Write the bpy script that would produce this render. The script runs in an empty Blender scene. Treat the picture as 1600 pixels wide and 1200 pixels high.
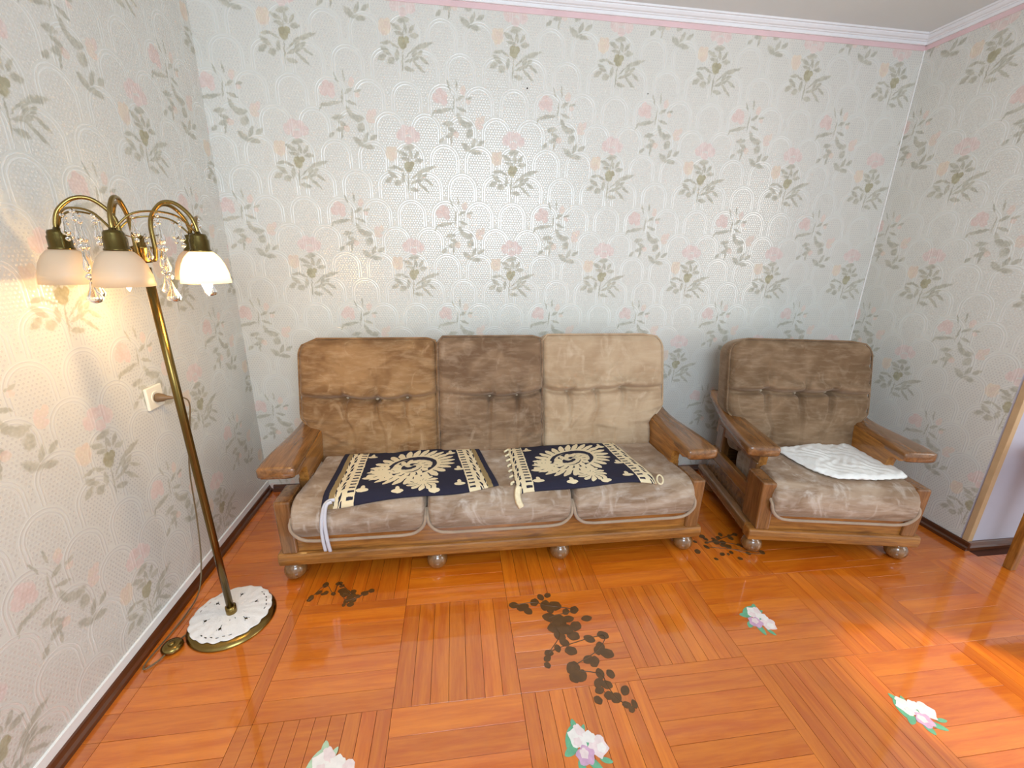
import bpy, bmesh, math, random
import numpy as np
from mathutils import Vector, Matrix
random.seed(7)
rng = np.random.default_rng(7)
PI = math.pi
C = bpy.context.scene.collection

# ------------------------------------------------------------------ camera
FPX, YAW, PITCH, ROLL = 662.98, 0.1367, 0.2995, 0.0203
CAM = Vector((1.0898, -2.3358, 1.3474))
cy, sy = math.cos(YAW), math.sin(YAW)
fw = Vector((sy*math.cos(PITCH), cy*math.cos(PITCH), -math.sin(PITCH)))
rt = Vector((cy, -sy, 0)); up = rt.cross(fw)
r2 = rt*math.cos(ROLL) + up*math.sin(ROLL); u2 = up*math.cos(ROLL) - rt*math.sin(ROLL)
cd = bpy.data.cameras.new('camera'); cam = bpy.data.objects.new('camera', cd); C.objects.link(cam)
cam.matrix_world = Matrix(((r2.x, u2.x, -fw.x, CAM.x), (r2.y, u2.y, -fw.y, CAM.y), (r2.z, u2.z, -fw.z, CAM.z), (0, 0, 0, 1)))
cd.sensor_fit = 'HORIZONTAL'; cd.sensor_width = 36.0; cd.lens = FPX*36/1600; cd.clip_start = .02
bpy.context.scene.camera = cam

# ------------------------------------------------------------------ light
sc = bpy.context.scene
sc.view_settings.view_transform = 'Standard'; sc.view_settings.look = 'None'
sc.view_settings.gamma = 1.0; sc.view_settings.use_curve_mapping = False
sc.view_settings.exposure = 0.28
w = bpy.data.worlds.new('world'); sc.world = w; w.use_nodes = True
w.node_tree.nodes['Background'].inputs[0].default_value = (.86, .95, 1, 1)
w.node_tree.nodes['Background'].inputs[1].default_value = .92

def area(name, loc, target, sx, sz, power, col, spread=PI):
    d = bpy.data.lights.new(name, 'AREA'); d.shape = 'RECTANGLE'; d.size = sx; d.size_y = sz
    d.energy = power; d.color = col; d.spread = spread
    o = bpy.data.objects.new(name, d); C.objects.link(o); o.location = loc
    o.rotation_euler = (Vector(target)-Vector(loc)).to_track_quat('-Z', 'Y').to_euler()
    return o
# the window behind the camera
area('window_daylight', (1.42, -3.6, 1.95), (1.42, 0, 1.75), 1.5, .98, 48, (.68, .85, 1))
# daylight coming through the passage on the right
area('passage_daylight', (4.9, -2.6, 1.4), (2.0, -1.4, .3), .9, 1.6, 16, (1, .93, .84))

d_ = bpy.data.lights.new('sunlight_from_passage', 'SPOT'); d_.energy = 380; d_.color = (1, .86, .66); d_.spot_size = .21; d_.spot_blend = .25; d_.shadow_soft_size = .03
o_ = bpy.data.objects.new('sunlight_from_passage', d_); C.objects.link(o_); o_.location = (4.7, -2.9, 1.75)
o_.rotation_euler = (Vector((2.86, -1.62, 0))-Vector(o_.location)).to_track_quat('-Z', 'Y').to_euler()

# ------------------------------------------------------------------ node helper
class NT:
    def __init__(s, tree): s.t = tree; s.n = tree.nodes; s.l = tree.links
    def new(s, typ, **kw):
        n = s.n.new(typ)
        for k, v in kw.items(): setattr(n, k, v)
        return n
    def put(s, sock, v):
        if hasattr(v, 'is_linked') or isinstance(v, bpy.types.NodeSocket): s.l.new(v, sock)
        else: sock.default_value = v
    def math(s, op, a, b=None, c=None, clamp=False):
        n = s.new('ShaderNodeMath', operation=op, use_clamp=clamp)
        s.put(n.inputs[0], a)
        if b is not None: s.put(n.inputs[1], b)
        if c is not None: s.put(n.inputs[2], c)
        return n.outputs[0]
    def vmath(s, op, a, b=None):
        n = s.new('ShaderNodeVectorMath', operation=op); s.put(n.inputs[0], a)
        if b is not None: s.put(n.inputs[1], b)
        return n.outputs['Value'] if op in ('LENGTH', 'DOT_PRODUCT') else n.outputs[0]
    def mix(s, f, a, b, blend='MIX'):
        n = s.new('ShaderNodeMix', data_type='RGBA', blend_type=blend)
        s.put(n.inputs[0], f); s.put(n.inputs[6], a); s.put(n.inputs[7], b)
        return n.outputs[2]
    def ramp01(s, v, a, b, o0=0.0, o1=1.0):
        n = s.new('ShaderNodeMapRange', interpolation_type='SMOOTHSTEP'); s.put(n.inputs[0], v)
        n.inputs[1].default_value = a; n.inputs[2].default_value = b
        n.inputs[3].default_value = o0; n.inputs[4].default_value = o1
        return n.outputs[0]
    def noise(s, vec, scale, detail=3, rough=.55, dist=0.0):
        n = s.new('ShaderNodeTexNoise'); s.put(n.inputs['Vector'], vec)
        n.inputs['Scale'].default_value = scale; n.inputs['Detail'].default_value = detail
        n.inputs['Roughness'].default_value = rough; n.inputs['Distortion'].default_value = dist
        return n.outputs['Fac']
    def mapping(s, vec, loc=(0, 0, 0), rot=(0, 0, 0), scale=(1, 1, 1), typ='POINT'):
        n = s.new('ShaderNodeMapping', vector_type=typ); s.put(n.inputs[0], vec)
        n.inputs[1].default_value = loc; n.inputs[2].default_value = rot; n.inputs[3].default_value = scale
        return n.outputs[0]
    def combine(s, x, y, z=0.0):
        n = s.new('ShaderNodeCombineXYZ'); s.put(n.inputs[0], x); s.put(n.inputs[1], y); s.put(n.inputs[2], z)
        return n.outputs[0]
    def sep(s, v):
        n = s.new('ShaderNodeSeparateXYZ'); s.put(n.inputs[0], v); return n.outputs
    def coord(s, which='Object'): return s.new('ShaderNodeTexCoord').outputs[which]
    def bump(s, h, strength=.3, dist=.01, normal=None):
        n = s.new('ShaderNodeBump'); s.put(n.inputs['Height'], h)
        n.inputs['Strength'].default_value = strength; n.inputs['Distance'].default_value = dist
        if normal is not None: s.put(n.inputs['Normal'], normal)
        return n.outputs[0]

def srgb(r, g, b):
    f = lambda c: (c/255/12.92) if c/255 <= .04045 else ((c/255+.055)/1.055)**2.4
    return (f(r), f(g), f(b), 1)

def mat(name, col=(200, 200, 200), rough=.5, metal=0.0, **kw):
    m = bpy.data.materials.new(name); m.use_nodes = True
    nt = NT(m.node_tree); b = m.node_tree.nodes['Principled BSDF']
    b.inputs['Base Color'].default_value = srgb(*col); b.inputs['Roughness'].default_value = rough
    b.inputs['Metallic'].default_value = metal
    for k, v in kw.items(): b.inputs[k.replace('_', ' ')].default_value = v
    m['nt'] = 0
    return m, nt, b

def plain(name, col, rough=.5, metal=0.0, var=.12, scale=18, bump=0.0, bscale=60, **kw):
    """a base colour with a little procedural variation"""
    m, nt, b = mat(name, col, rough, metal, **kw)
    co = nt.coord()
    f = nt.noise(co, scale)
    c0 = srgb(*[max(0, c*(1-var)) for c in col]); c1 = srgb(*[min(255, c*(1+var)) for c in col])
    nt.l.new(nt.mix(f, c0, c1), b.inputs['Base Color'])
    if bump: nt.l.new(nt.bump(nt.noise(co, bscale, 4), bump, .003), b.inputs['Normal'])
    return m

# ------------------------------------------------------------------ mesh helpers
def empty(name, loc=(0, 0, 0), rz=0.0, label=None, cat=None, group=None):
    o = bpy.data.objects.new(name, None); C.objects.link(o); o.location = loc; o.rotation_euler = (0, 0, rz)
    o.empty_display_size = .1
    tag(o, label, cat, group); return o
def tag(o, label=None, cat=None, group=None, kind=None):
    if label: o['label'] = label
    if cat: o['category'] = cat
    if group: o['group'] = group
    if kind: o['kind'] = kind
    return o
def mobj(name, verts, faces, m, parent=None, smooth=True, loc=None):
    me = bpy.data.meshes.new(name)
    me.from_pydata([tuple(v) for v in verts], [], [tuple(f) for f in faces])
    if smooth: me.polygons.foreach_set('use_smooth', [True]*len(me.polygons))
    me.materials.append(m); me.update()
    o = bpy.data.objects.new(name, me); C.objects.link(o)
    if parent: o.parent = parent
    if loc: o.location = loc
    return o
def bobj(name, bm, m, parent=None, smooth=False, loc=None, recalc=True):
    if recalc: bmesh.ops.recalc_face_normals(bm, faces=bm.faces)
    me = bpy.data.meshes.new(name); bm.to_mesh(me); bm.free()
    if smooth: me.polygons.foreach_set('use_smooth', [True]*len(me.polygons))
    me.materials.append(m)
    o = bpy.data.objects.new(name, me); C.objects.link(o)
    if parent: o.parent = parent
    if loc: o.location = loc
    return o
def add_box(bm, x0, x1, y0, y1, z0, z1, bev=0.0, seg=2):
    r = bmesh.ops.create_cube(bm, size=1.0)
    vs = r['verts']
    for v in vs:
        v.co = Vector((x0+(v.co.x+.5)*(x1-x0), y0+(v.co.y+.5)*(y1-y0), z0+(v.co.z+.5)*(z1-z0)))
    if bev:
        es = list({e for v in vs for e in v.link_edges})
        bmesh.ops.bevel(bm, geom=es, offset=bev, segments=seg, affect='EDGES', profile=.5)
def box(name, x0, x1, y0, y1, z0, z1, m, parent=None, bev=0.0, seg=2):
    bm = bmesh.new(); add_box(bm, x0, x1, y0, y1, z0, z1, bev, seg)
    return bobj(name, bm, m, parent, smooth=False)
def smooth_path(pts, n=8):
    """Catmull-Rom through pts"""
    P = [Vector(p) for p in pts]; out = []
    for i in range(len(P)-1):
        p0 = P[max(i-1, 0)]; p1 = P[i]; p2 = P[i+1]; p3 = P[min(i+2, len(P)-1)]
        for k in range(n):
            t = k/n
            out.append(.5*((2*p1)+(p2-p0)*t+(2*p0-5*p1+4*p2-p3)*t*t+(3*p1-p0-3*p2+p3)*t**3))
    out.append(P[-1]); return out
def tube_data(path, rad, seg=8, closed=False):
    P = [Vector(p) for p in path]; n = len(P); V = []; F = []
    prev = None
    for i in range(n):
        if closed: d = (P[(i+1) % n]-P[i-1])
        else: d = P[min(i+1, n-1)]-P[max(i-1, 0)]
        d.normalize()
        if prev is None:
            a = Vector((0, 0, 1)) if abs(d.z) < .9 else Vector((1, 0, 0)); x = d.cross(a).normalized()
        else:
            x = (prev-d*prev.dot(d)).normalized()
        prev = x; y = d.cross(x)
        r = rad[i] if isinstance(rad, (list, tuple)) else rad
        for k in range(seg):
            a = 2*PI*k/seg; V.append(P[i]+x*(r*math.cos(a))+y*(r*math.sin(a)))
    rings = n if closed else n-1
    for i in range(rings):
        j = (i+1) % n
        for k in range(seg):
            k2 = (k+1) % seg; F.append((i*seg+k, i*seg+k2, j*seg+k2, j*seg+k))
    if not closed:
        F.append(tuple(range(seg))[::-1]); F.append(tuple((n-1)*seg+k for k in range(seg)))
    return V, F
def tube(name, path, rad, m, parent=None, seg=8, closed=False):
    V, F = tube_data(path, rad, seg, closed)
    return mobj(name, V, F, m, parent)
def lathe(name, prof, m, parent=None, seg=24, loc=(0, 0, 0), axis=None):
    V = []; F = []; n = len(prof)
    for r, z in prof:
        for k in range(seg):
            a = 2*PI*k/seg; V.append(Vector((r*math.cos(a), r*math.sin(a), z)))
    for i in range(n-1):
        for k in range(seg):
            k2 = (k+1) % seg; F.append((i*seg+k, i*seg+k2, (i+1)*seg+k2, (i+1)*seg+k))
    if prof[0][0] > 1e-5: F.append(tuple(range(seg))[::-1])
    if prof[-1][0] > 1e-5: F.append(tuple((n-1)*seg+k for k in range(seg)))
    if axis is not None:
        q = Vector((0, 0, 1)).rotation_difference(Vector(axis)).to_matrix(); V = [q@v for v in V]
    V = [v+Vector(loc) for v in V]
    return mobj(name, V, F, m, parent)
def prism(name, poly, x0, x1, m, parent=None, bev=.004, plane='yz'):
    """a 2-D outline extruded: plane yz along x, xy along z"""
    bm = bmesh.new()
    f = lambda a, b, c: (c, a, b) if plane == 'yz' else (a, b, c)
    A = [bm.verts.new(f(a, b, x0)) for a, b in poly]; B = [bm.verts.new(f(a, b, x1)) for a, b in poly]
    n = len(poly)
    bm.faces.new(A); bm.faces.new(B[::-1])
    for i in range(n): bm.faces.new((A[i], B[i], B[(i+1) % n], A[(i+1) % n]))
    bmesh.ops.recalc_face_normals(bm, faces=bm.faces)
    if bev:
        es = [e for e in bm.edges if e.calc_face_angle(0) > .5]
        bmesh.ops.bevel(bm, geom=es, offset=bev, segments=2, affect='EDGES', profile=.5)
    return bobj(name, bm, m, parent)
def rbox_np(lo, hi, rad, n):
    """rounded box as numpy verts and quads, n = divisions per axis"""
    lo = np.array(lo, float); hi = np.array(hi, float); rad = np.array(rad, float)
    V = []; F = []; off = 0
    def lin(k, ax):
        t = np.linspace(0, 1, k+1)
        # denser near the rounded ends
        L = hi[ax]-lo[ax]; a = min(.45, rad[ax]*1.1/L); kk = max(3, k//7)
        return lo[ax]+L*np.concatenate([np.linspace(0, a, kk+1)[:-1], np.linspace(a, 1-a, k-2*kk+1), np.linspace(1-a, 1, kk+1)[1:]])
    for ax in range(3):
        b, c = (ax+1) % 3, (ax+2) % 3
        gb, gc = lin(n[b], b), lin(n[c], c)
        for side in (0, 1):
            B, Cc = np.meshgrid(gb, gc, indexing='ij')
            p = np.empty(B.shape+(3,)); p[..., ax] = (lo, hi)[side][ax]; p[..., b] = B; p[..., c] = Cc
            nb, nc = B.shape; V.append(p.reshape(-1, 3))
            idx = np.arange(nb*nc).reshape(nb, nc)+off; off += nb*nc
            q = np.stack([idx[:-1, :-1], idx[1:, :-1], idx[1:, 1:], idx[:-1, 1:]], -1).reshape(-1, 4)
            F.append(q if side else q[:, ::-1])
    V = np.concatenate(V); F = np.concatenate(F)
    key = np.round(V, 6); _, first, inv = np.unique(key, axis=0, return_index=True, return_inverse=True)
    inv = inv.reshape(-1)
    V = V[first]; F = inv[F]
    q = np.clip(V, lo+rad, hi-rad); d = (V-q)/rad
    L = np.linalg.norm(d, axis=1, keepdims=True); L[L < 1e-9] = 1
    m = np.abs(d).max(axis=1, keepdims=True)
    return q+rad*d/L*np.minimum(1, np.where(m > 0, m, 1)), F
def npobj(name, V, F, m, parent=None):
    me = bpy.data.meshes.new(name)
    me.vertices.add(len(V)); me.vertices.foreach_set('co', np.asarray(V, np.float32).ravel())
    me.loops.add(F.size); me.loops.foreach_set('vertex_index', F.astype(np.int32).ravel())
    me.polygons.add(len(F)); me.polygons.foreach_set('loop_start', np.arange(0, F.size, F.shape[1], dtype=np.int32))
    me.polygons.foreach_set('use_smooth', np.ones(len(F), bool))
    me.update(calc_edges=True); me.validate(); me.materials.append(m)
    o = bpy.data.objects.new(name, me); C.objects.link(o)
    if parent: o.parent = parent
    return o

# ------------------------------------------------------------------ materials
TILE = .508
def wallpaper_group():
    g = bpy.data.node_groups.new('wallpaper_print', 'ShaderNodeTree')
    g.interface.new_socket('UV', in_out='INPUT', socket_type='NodeSocketVector')
    for nm, ty in (('Color', 'NodeSocketColor'), ('Height', 'NodeSocketFloat'), ('Pearl', 'NodeSocketFloat')):
        g.interface.new_socket(nm, in_out='OUTPUT', socket_type=ty)
    nt = NT(g); gi = nt.new('NodeGroupInput'); go = nt.new('NodeGroupOutput')
    uv = gi.outputs[0]
    uvw = nt.vmath('ADD', uv, nt.vmath('SCALE', uv)) if False else uv
    # soft hand-printed wobble of the edges
    wob = nt.new('ShaderNodeTexNoise'); nt.put(wob.inputs['Vector'], uv); wob.inputs['Scale'].default_value = 70; wob.inputs['Detail'].default_value = 1
    wv = nt.vmath('SUBTRACT', wob.outputs['Color'], (.5, .5, .5))
    sc_ = nt.new('ShaderNodeVectorMath', operation='SCALE'); nt.put(sc_.inputs[0], wv); sc_.inputs[3].default_value = .012
    uvw = nt.vmath('ADD', uv, sc_.outputs[0])
    def local(cx, cyy):
        v = nt.vmath('SUBTRACT', uvw, (cx-TILE/2, cyy-TILE/2, 0))
        x, y, _ = nt.sep(v)
        fx = nt.math('SUBTRACT', nt.math('FLOORED_MODULO', x, TILE), TILE/2)
        fy = nt.math('SUBTRACT', nt.math('FLOORED_MODULO', y, TILE), TILE/2)
        return nt.combine(fx, fy)
    K = .00079
    def dist(v, els):
        """smallest normalised distance to a list of (x, y down, half length, half width, angle, pointed)"""
        out = None
        for (x, y, a, b, ang, leaf) in els:
            p = nt.mapping(v, (x*K, -y*K, 0), (0, 0, math.radians(ang)), (a*K*(1.08 if leaf else 1.04), b*K*(2.45 if leaf else 1.04), 1), 'TEXTURE')
            if leaf:
                p = nt.vmath('ADD', nt.vmath('ABSOLUTE', p), (0, .75, 0))
                d = nt.math('SUBTRACT', nt.vmath('LENGTH', p), .25)
            else: d = nt.vmath('LENGTH', p)
            out = d if out is None else nt.math('MINIMUM', out, d)
        return out
    A = local(0, 0); B = local(.24, .235)
    leavesA = [(-40, -75, 36, 11, -25, 1), (-25, -45, 30, 9, -10, 1), (45, -70, 28, 9, 55, 1), (58, -38, 28, 12, 5, 1), (12, -70, 26, 9, 100, 1), (0, -108, 36, 14, 8, 1),
               (105, 8, 62, 11, 18, 1), (-100, 5, 34, 8, 10, 1), (-62, 12, 36, 6, -25, 1), (-105, 45, 34, 13, -35, 1), (-128, 78, 28, 13, 30, 1), (-78, 92, 24, 17, 20, 1), (-42, 62, 30, 11, 85, 1),
               (58, 48, 26, 12, 60, 1), (88, 44, 22, 10, 40, 1), (112, 80, 34, 8, -35, 1), (45, 78, 50, 9, 20, 1), (78, 112, 50, 8, -42, 1), (22, 128, 30, 12, -10, 1), (-12, 90, 60, 4, 86, 1), (38, 42, 52, 4, 42, 1), (0, -60, 60, 3, 80, 1)]
    oliveA = [(-8, 0, 25, 33, 10, 0), (14, -14, 16, 18, 0, 0)]
    roseA = [(-45, -172, 26, 30, 20, 0), (45, -170, 26, 30, -20, 0), (-16, -200, 30, 28, 0, 0), (22, -198, 26, 24, 0, 0), (0, -146, 26, 22, 0, 0)]
    yelA = [(-105, -68, 34, 40, 10, 0), (-118, -88, 16, 22, 10, 0), (-88, -90, 16, 22, -10, 0)]
    leavesB = [(-98, -18, 62, 10, 12, 1), (-150, 0, 26, 5, 60, 1), (-28, -58, 50, 4, 84, 1), (10, -88, 28, 9, 30, 1), (20, -30, 34, 8, -20, 1), (8, 22, 40, 12, 115, 1), (34, 40, 34, 10, -35, 1), (-62, 50, 34, 13, 10, 1),
               (-40, 82, 32, 11, -25, 1), (54, 50, 34, 16, 5, 1), (66, 96, 28, 20, 60, 1), (-52, 110, 30, 13, 20, 1), (-106, 142, 22, 10, 40, 1), (-45, 138, 28, 6, 80, 1), (48, 176, 40, 15, -40, 1),
               (90, 150, 34, 11, 65, 1), (136, 146, 28, 11, 35, 1), (102, 196, 34, 13, -10, 1), (-55, -150, 32, 5, 110, 1), (-10, -160, 30, 5, 95, 1), (60, -90, 22, 7, 15, 1)]
    roseB = [(-128, -82, 24, 28, 10, 0), (-92, -92, 26, 34, -15, 0), (-110, -116, 22, 20, 0, 0), (-84, -66, 20, 20, 0, 0)]
    budB = [(30, -132, 17, 26, -15, 0), (118, 34, 18, 32, -10, 0), (142, 20, 16, 26, -30, 0), (126, 58, 24, 14, 0, 0), (-15, 106, 18, 18, 0, 0), (58, -72, 15, 13, 0, 0)]
    soft = lambda d: nt.ramp01(d, .8, 1.12, 1.0, 0.0)
    n1 = nt.noise(uv, 38, 2)
    base = nt.mix(nt.noise(uv, 3.0, 3), srgb(210, 209, 200), srgb(221, 221, 214))
    # ---- embossed arches
    cw, rh = TILE/3, TILE/4
    x, y, _ = nt.sep(uv)
    def lat(ox, oy):
        lx = nt.math('SUBTRACT', nt.math('FLOORED_MODULO', nt.math('ADD', x, ox), cw), cw/2)
        ly = nt.math('SUBTRACT', nt.math('FLOORED_MODULO', nt.math('ADD', y, oy), 2*rh), rh)
        return lx, ly
    x0, y0 = lat(0, 0); x1, y1 = lat(cw/2, rh)
    sel = nt.math('GREATER_THAN', y0, 0.0)
    pick = lambda a, b: nt.math('ADD', nt.math('MULTIPLY', a, sel), nt.math('MULTIPLY', b, nt.math('SUBTRACT', 1.0, sel)))
    xa, ya = pick(x0, x1), pick(y0, y1); xb = pick(x1, x0)
    yy = nt.math('MULTIPLY', nt.math('MAXIMUM', nt.math('SUBTRACT', ya, .035), 0.0), 1.0)
    axa = nt.math('ABSOLUTE', xa)
    dA = nt.vmath('LENGTH', nt.combine(axa, yy))
    inA = nt.math('LESS_THAN', dA, .077)
    dB = nt.math('ABSOLUTE', xb)
    d = nt.math('ADD', nt.math('MULTIPLY', dA, inA), nt.math('MULTIPLY', dB, nt.math('SUBTRACT', 1.0, inA)))
    def line(c, wd): return nt.ramp01(nt.math('ABSOLUTE', nt.math('SUBTRACT', d, c)), wd*.4, wd, 1.0, 0.0)
    lines = nt.math('MAXIMUM', line(.058, .0035), line(.069, .003))
    inside = nt.ramp01(d, .050, .054, 1.0, 0.0)
    k = 2*PI/.0128
    def wave(ax_, ay): return nt.math('COSINE', nt.math('ADD', nt.math('MULTIPLY', x, ax_*k), nt.math('MULTIPLY', y, ay*k)))
    hexd = nt.math('ADD', nt.math('ADD', wave(1, .577), wave(-1, .577)), wave(0, 1.155))
    dots = nt.ramp01(hexd, -1.0, 2.0)
    ribs = nt.math('MULTIPLY', nt.math('SUBTRACT', 1.0, inside), nt.ramp01(nt.math('SINE', nt.math('MULTIPLY', y, 2*PI/.006)), -1, 1))
    hgt = nt.math('ADD', nt.math('MULTIPLY', lines, 1.0), nt.math('ADD', nt.math('MULTIPLY', nt.math('MULTIPLY', dots, inside), .8), nt.math('MULTIPLY', ribs, .12)))
    pearl = nt.math('MAXIMUM', lines, nt.math('MULTIPLY', inside, dots))
    col = nt.mix(nt.math('MULTIPLY', pearl, .6), base, srgb(236, 235, 232))
    ch = nt.math('MULTIPLY', inside, .3)
    col = nt.mix(ch, col, srgb(206, 202, 193))
    # ---- bouquets
    for dd, c0, c1, k_ in ((dist(A, leavesA), (156, 152, 132), (184, 180, 160), .66), (dist(B, leavesB), (156, 153, 134), (184, 180, 162), .66),
                           (dist(A, oliveA), (158, 150, 118), (176, 170, 138), .85),
                           (dist(A, roseA), (228, 200, 194), (218, 178, 174), .5), (dist(A, yelA), (228, 206, 176), (222, 192, 170), .56),
                           (dist(B, roseB), (228, 196, 190), (218, 176, 168), .52), (dist(B, budB), (226, 194, 184), (224, 200, 178), .5)):
        c = nt.mix(nt.ramp01(n1, .35, .65), srgb(*c0), srgb(*c1))
        col = nt.mix(nt.math('MULTIPLY', soft(dd), k_), col, c)
        pearl = nt.math('MULTIPLY', pearl, nt.math('SUBTRACT', 1.0, nt.math('MULTIPLY', soft(dd), .8)))
    nt.l.new(col, go.inputs[0]); nt.l.new(hgt, go.inputs[1]); nt.l.new(pearl, go.inputs[2])
    return g
WPG = wallpaper_group()
def wallpaper(name, au, av, ou, ov, su=1):
    """object axis au/av give u/v; (ou, ov) is where a bouquet sits"""
    m, nt, b = mat(name, rough=.45)
    s = nt.sep(nt.coord())
    u = s[au]
    if su < 0: u = nt.math('MULTIPLY', u, -1.0)
    uv = nt.combine(nt.math('SUBTRACT', u, ou), nt.math('SUBTRACT', s[av], ov))
    g = nt.new('ShaderNodeGroup', node_tree=WPG); nt.l.new(uv, g.inputs[0])
    nt.l.new(g.outputs[0], b.inputs['Base Color'])
    nt.l.new(nt.ramp01(g.outputs[2], 0, 1, .48, .24), b.inputs['Roughness'])
    nt.l.new(nt.ramp01(g.outputs[2], 0, 1, .28, .9), b.inputs['Specular IOR Level'])
    nt.l.new(nt.ramp01(g.outputs[2], .15, 1, 0, .15), b.inputs['Metallic'])
    wr = nt.noise(nt.mapping(uv, scale=(5, 2.2, 1)), 1.0, 2)
    b1 = nt.bump(wr, .18, .02)
    nt.l.new(nt.bump(g.outputs[1], .6, .0006, b1), b.inputs['Normal'])
    return m

def wood(name, c_dark, c_light, axis=0, rough=.28, scale=1.0, coat=.5, rnd=0.0):
    """lacquered timber with the grain along one object axis"""
    m, nt, b = mat(name, rough=rough)
    st = [14.0*scale]*3; st[axis] = 1.3*scale
    co = nt.coord()
    if rnd:
        oi = nt.new('ShaderNodeObjectInfo')
        co = nt.vmath('ADD', co, nt.combine(nt.math('MULTIPLY', oi.outputs['Random'], 17.0), nt.math('MULTIPLY', oi.outputs['Random'], 9.0), 0.0))
    v = nt.mapping(co, scale=st)
    f = nt.noise(v, 2.0, 5, .6, .6); f2 = nt.noise(v, 9.0, 3, .6, .2)
    fac = nt.math('ADD', nt.math('MULTIPLY', f, .7), nt.math('MULTIPLY', f2, .3))
    fac = nt.ramp01(fac, .3, .72)
    col = nt.mix(fac, srgb(*c_dark), srgb(*c_light))
    if rnd:
        col = nt.mix(1.0, col, nt.mix(oi.outputs['Random'], (1-rnd, 1-rnd*1.1, 1-rnd*1.1, 1), (1+rnd*.5, 1+rnd*.6, 1+rnd*.6, 1)), 'MULTIPLY')
    nt.l.new(col, b.inputs['Base Color'])
    b.inputs['Coat Weight'].default_value = coat; b.inputs['Coat Roughness'].default_value = .06; b.inputs['Coat IOR'].default_value = 1.75 if rnd else 1.5
    nt.l.new(nt.bump(f2, .08, .002), b.inputs['Normal'])
    if rnd: nt.l.new(nt.bump(nt.noise(co, 9, 2), .03, .004), b.inputs['Coat Normal'])
    return m

def velvet(name, c_dark, c_mid, c_light, stretch=(1, 1, 1), seed=0.0, light_amt=.5):
    m, nt, b = mat(name, rough=.85)
    co = nt.vmath('ADD', nt.coord(), (seed, seed*1.7, seed*.6))
    v = nt.mapping(co, scale=stretch)
    f1 = nt.noise(v, 4.2, 3, .55, .8)
    f2 = nt.noise(nt.mapping(co, scale=(3.5, 3.5, 16)), 3.5, 4, .65, .2)
    f3 = nt.noise(nt.mapping(co, scale=(4.5, 4, 2.2)), 2.2, 3, .6, 1.6)
    c = nt.mix(nt.ramp01(f1, .36, .66), srgb(*c_dark), srgb(*c_mid))
    c = nt.mix(nt.math('MULTIPLY', nt.ramp01(f2, .42, .75), .3), c, srgb(*c_light))
    c = nt.mix(nt.math('MULTIPLY', nt.ramp01(f3, .55, .75), light_amt), c, srgb(*c_light))
    nt.l.new(c, b.inputs['Base Color'])
    b.inputs['Sheen Weight'].default_value = .5; b.inputs['Sheen Roughness'].default_value = .4
    b.inputs['Sheen Tint'].default_value = srgb(225, 205, 185)
    b.inputs['Specular IOR Level'].default_value = .2
    nt.l.new(nt.bump(nt.math('ADD', f2, nt.noise(co, 180, 2)), .18, .004), b.inputs['Normal'])
    return m

M = {}
M['wp_back'] = wallpaper('wallpaper_back', 0, 2, .378, 1.738)
M['wp_left'] = wallpaper('wallpaper_left', 1, 2, -.462, 1.716)
M['wp_right'] = wallpaper('wallpaper_right', 1, 2, .345, 1.742, -1)
M['ceiling'] = plain('ceiling_whitewash', (226, 232, 232), .9, var=.02, scale=3, bump=.05)
M['plaster'] = plain('passage_plaster', (186, 184, 196), .8, var=.03, scale=5, bump=.1)
M['white'] = plain('white_paint', (244, 243, 240), .45, var=.02)
M['cornice'] = plain('cornice_white', (236, 237, 240), .5, var=.02)
M['pink'] = plain('pink_border', (226, 196, 198), .6, var=.05, scale=9)
M['tan'] = plain('tan_edging', (196, 164, 124), .5, var=.06)
M['skirting'] = wood('skirting_brown', (62, 30, 14), (104, 56, 28), 1, .3)
M['skirting_x'] = wood('skirting_brown_x', (62, 30, 14), (104, 56, 28), 0, .3)
M['subfloor'] = plain('joint_dark', (84, 40, 16), .8)
for ax, nm in ((0, 'x'), (1, 'y')):
    M['parq_'+nm] = wood('parquet_oak_'+nm, (200, 94, 14), (230, 130, 30), ax, .3, .9, 1.0, .16)
for ax, nm in ((0, 'x'), (1, 'y'), (2, 'z')):
    M['oak_'+nm] = wood('oak_'+nm, (118, 72, 26), (184, 124, 56), ax, .3, 1.6, .4)
    M['brown_'+nm] = wood('stained_oak_'+nm, (98, 62, 30), (152, 104, 58), ax, .25, 1.4, .6)
M['foot'] = wood('turned_foot', (108, 70, 36), (150, 106, 62), 2, .14, 2, .9)
M['velvet_warm'] = velvet('velvet_warm_brown', (120, 86, 54), (156, 120, 82), (200, 170, 134), (1, 1, 1.6), 0.3, .4)
M['velvet_grey'] = velvet('velvet_grey_brown', (112, 86, 64), (144, 116, 90), (186, 162, 138), (1, 1, 1.6), 3.1, .35)
M['velvet_light'] = velvet('velvet_pale_nap', (170, 142, 112), (190, 164, 134), (208, 186, 160), (1.2, 1, 1), 5.2, .5)  # same brown velvet; paler sheen of its brushed nap painted into the colour
M['velvet_seat'] = velvet('velvet_seat', (136, 111, 88), (174, 152, 130), (218, 208, 198), (1, 2, 3), 8.4, .5)
M['velvet_chair'] = velvet('velvet_chair', (110, 86, 62), (138, 112, 86), (176, 154, 130), (1, 1, 1.4), 11.4, .3)
M['welt'] = plain('velvet_welt', (164, 142, 120), .8, var=.12, Sheen_Weight=.3)
M['button'] = plain('velvet_button', (186, 164, 138), .7, var=.1)
M['brass'], _nt, _b = mat('antique_brass', (146, 116, 52), .24, 1.0)
_nt.l.new(_nt.mix(_nt.noise(_nt.coord(), 6), srgb(122, 100, 52), srgb(156, 132, 78)), _b.inputs['Base Color'])
M['pole'], _nt, _b = mat('brass_pole_darkened', (112, 90, 46), .25, 1.0)  # brass with the dark reflections of the pole put into its colour
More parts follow.
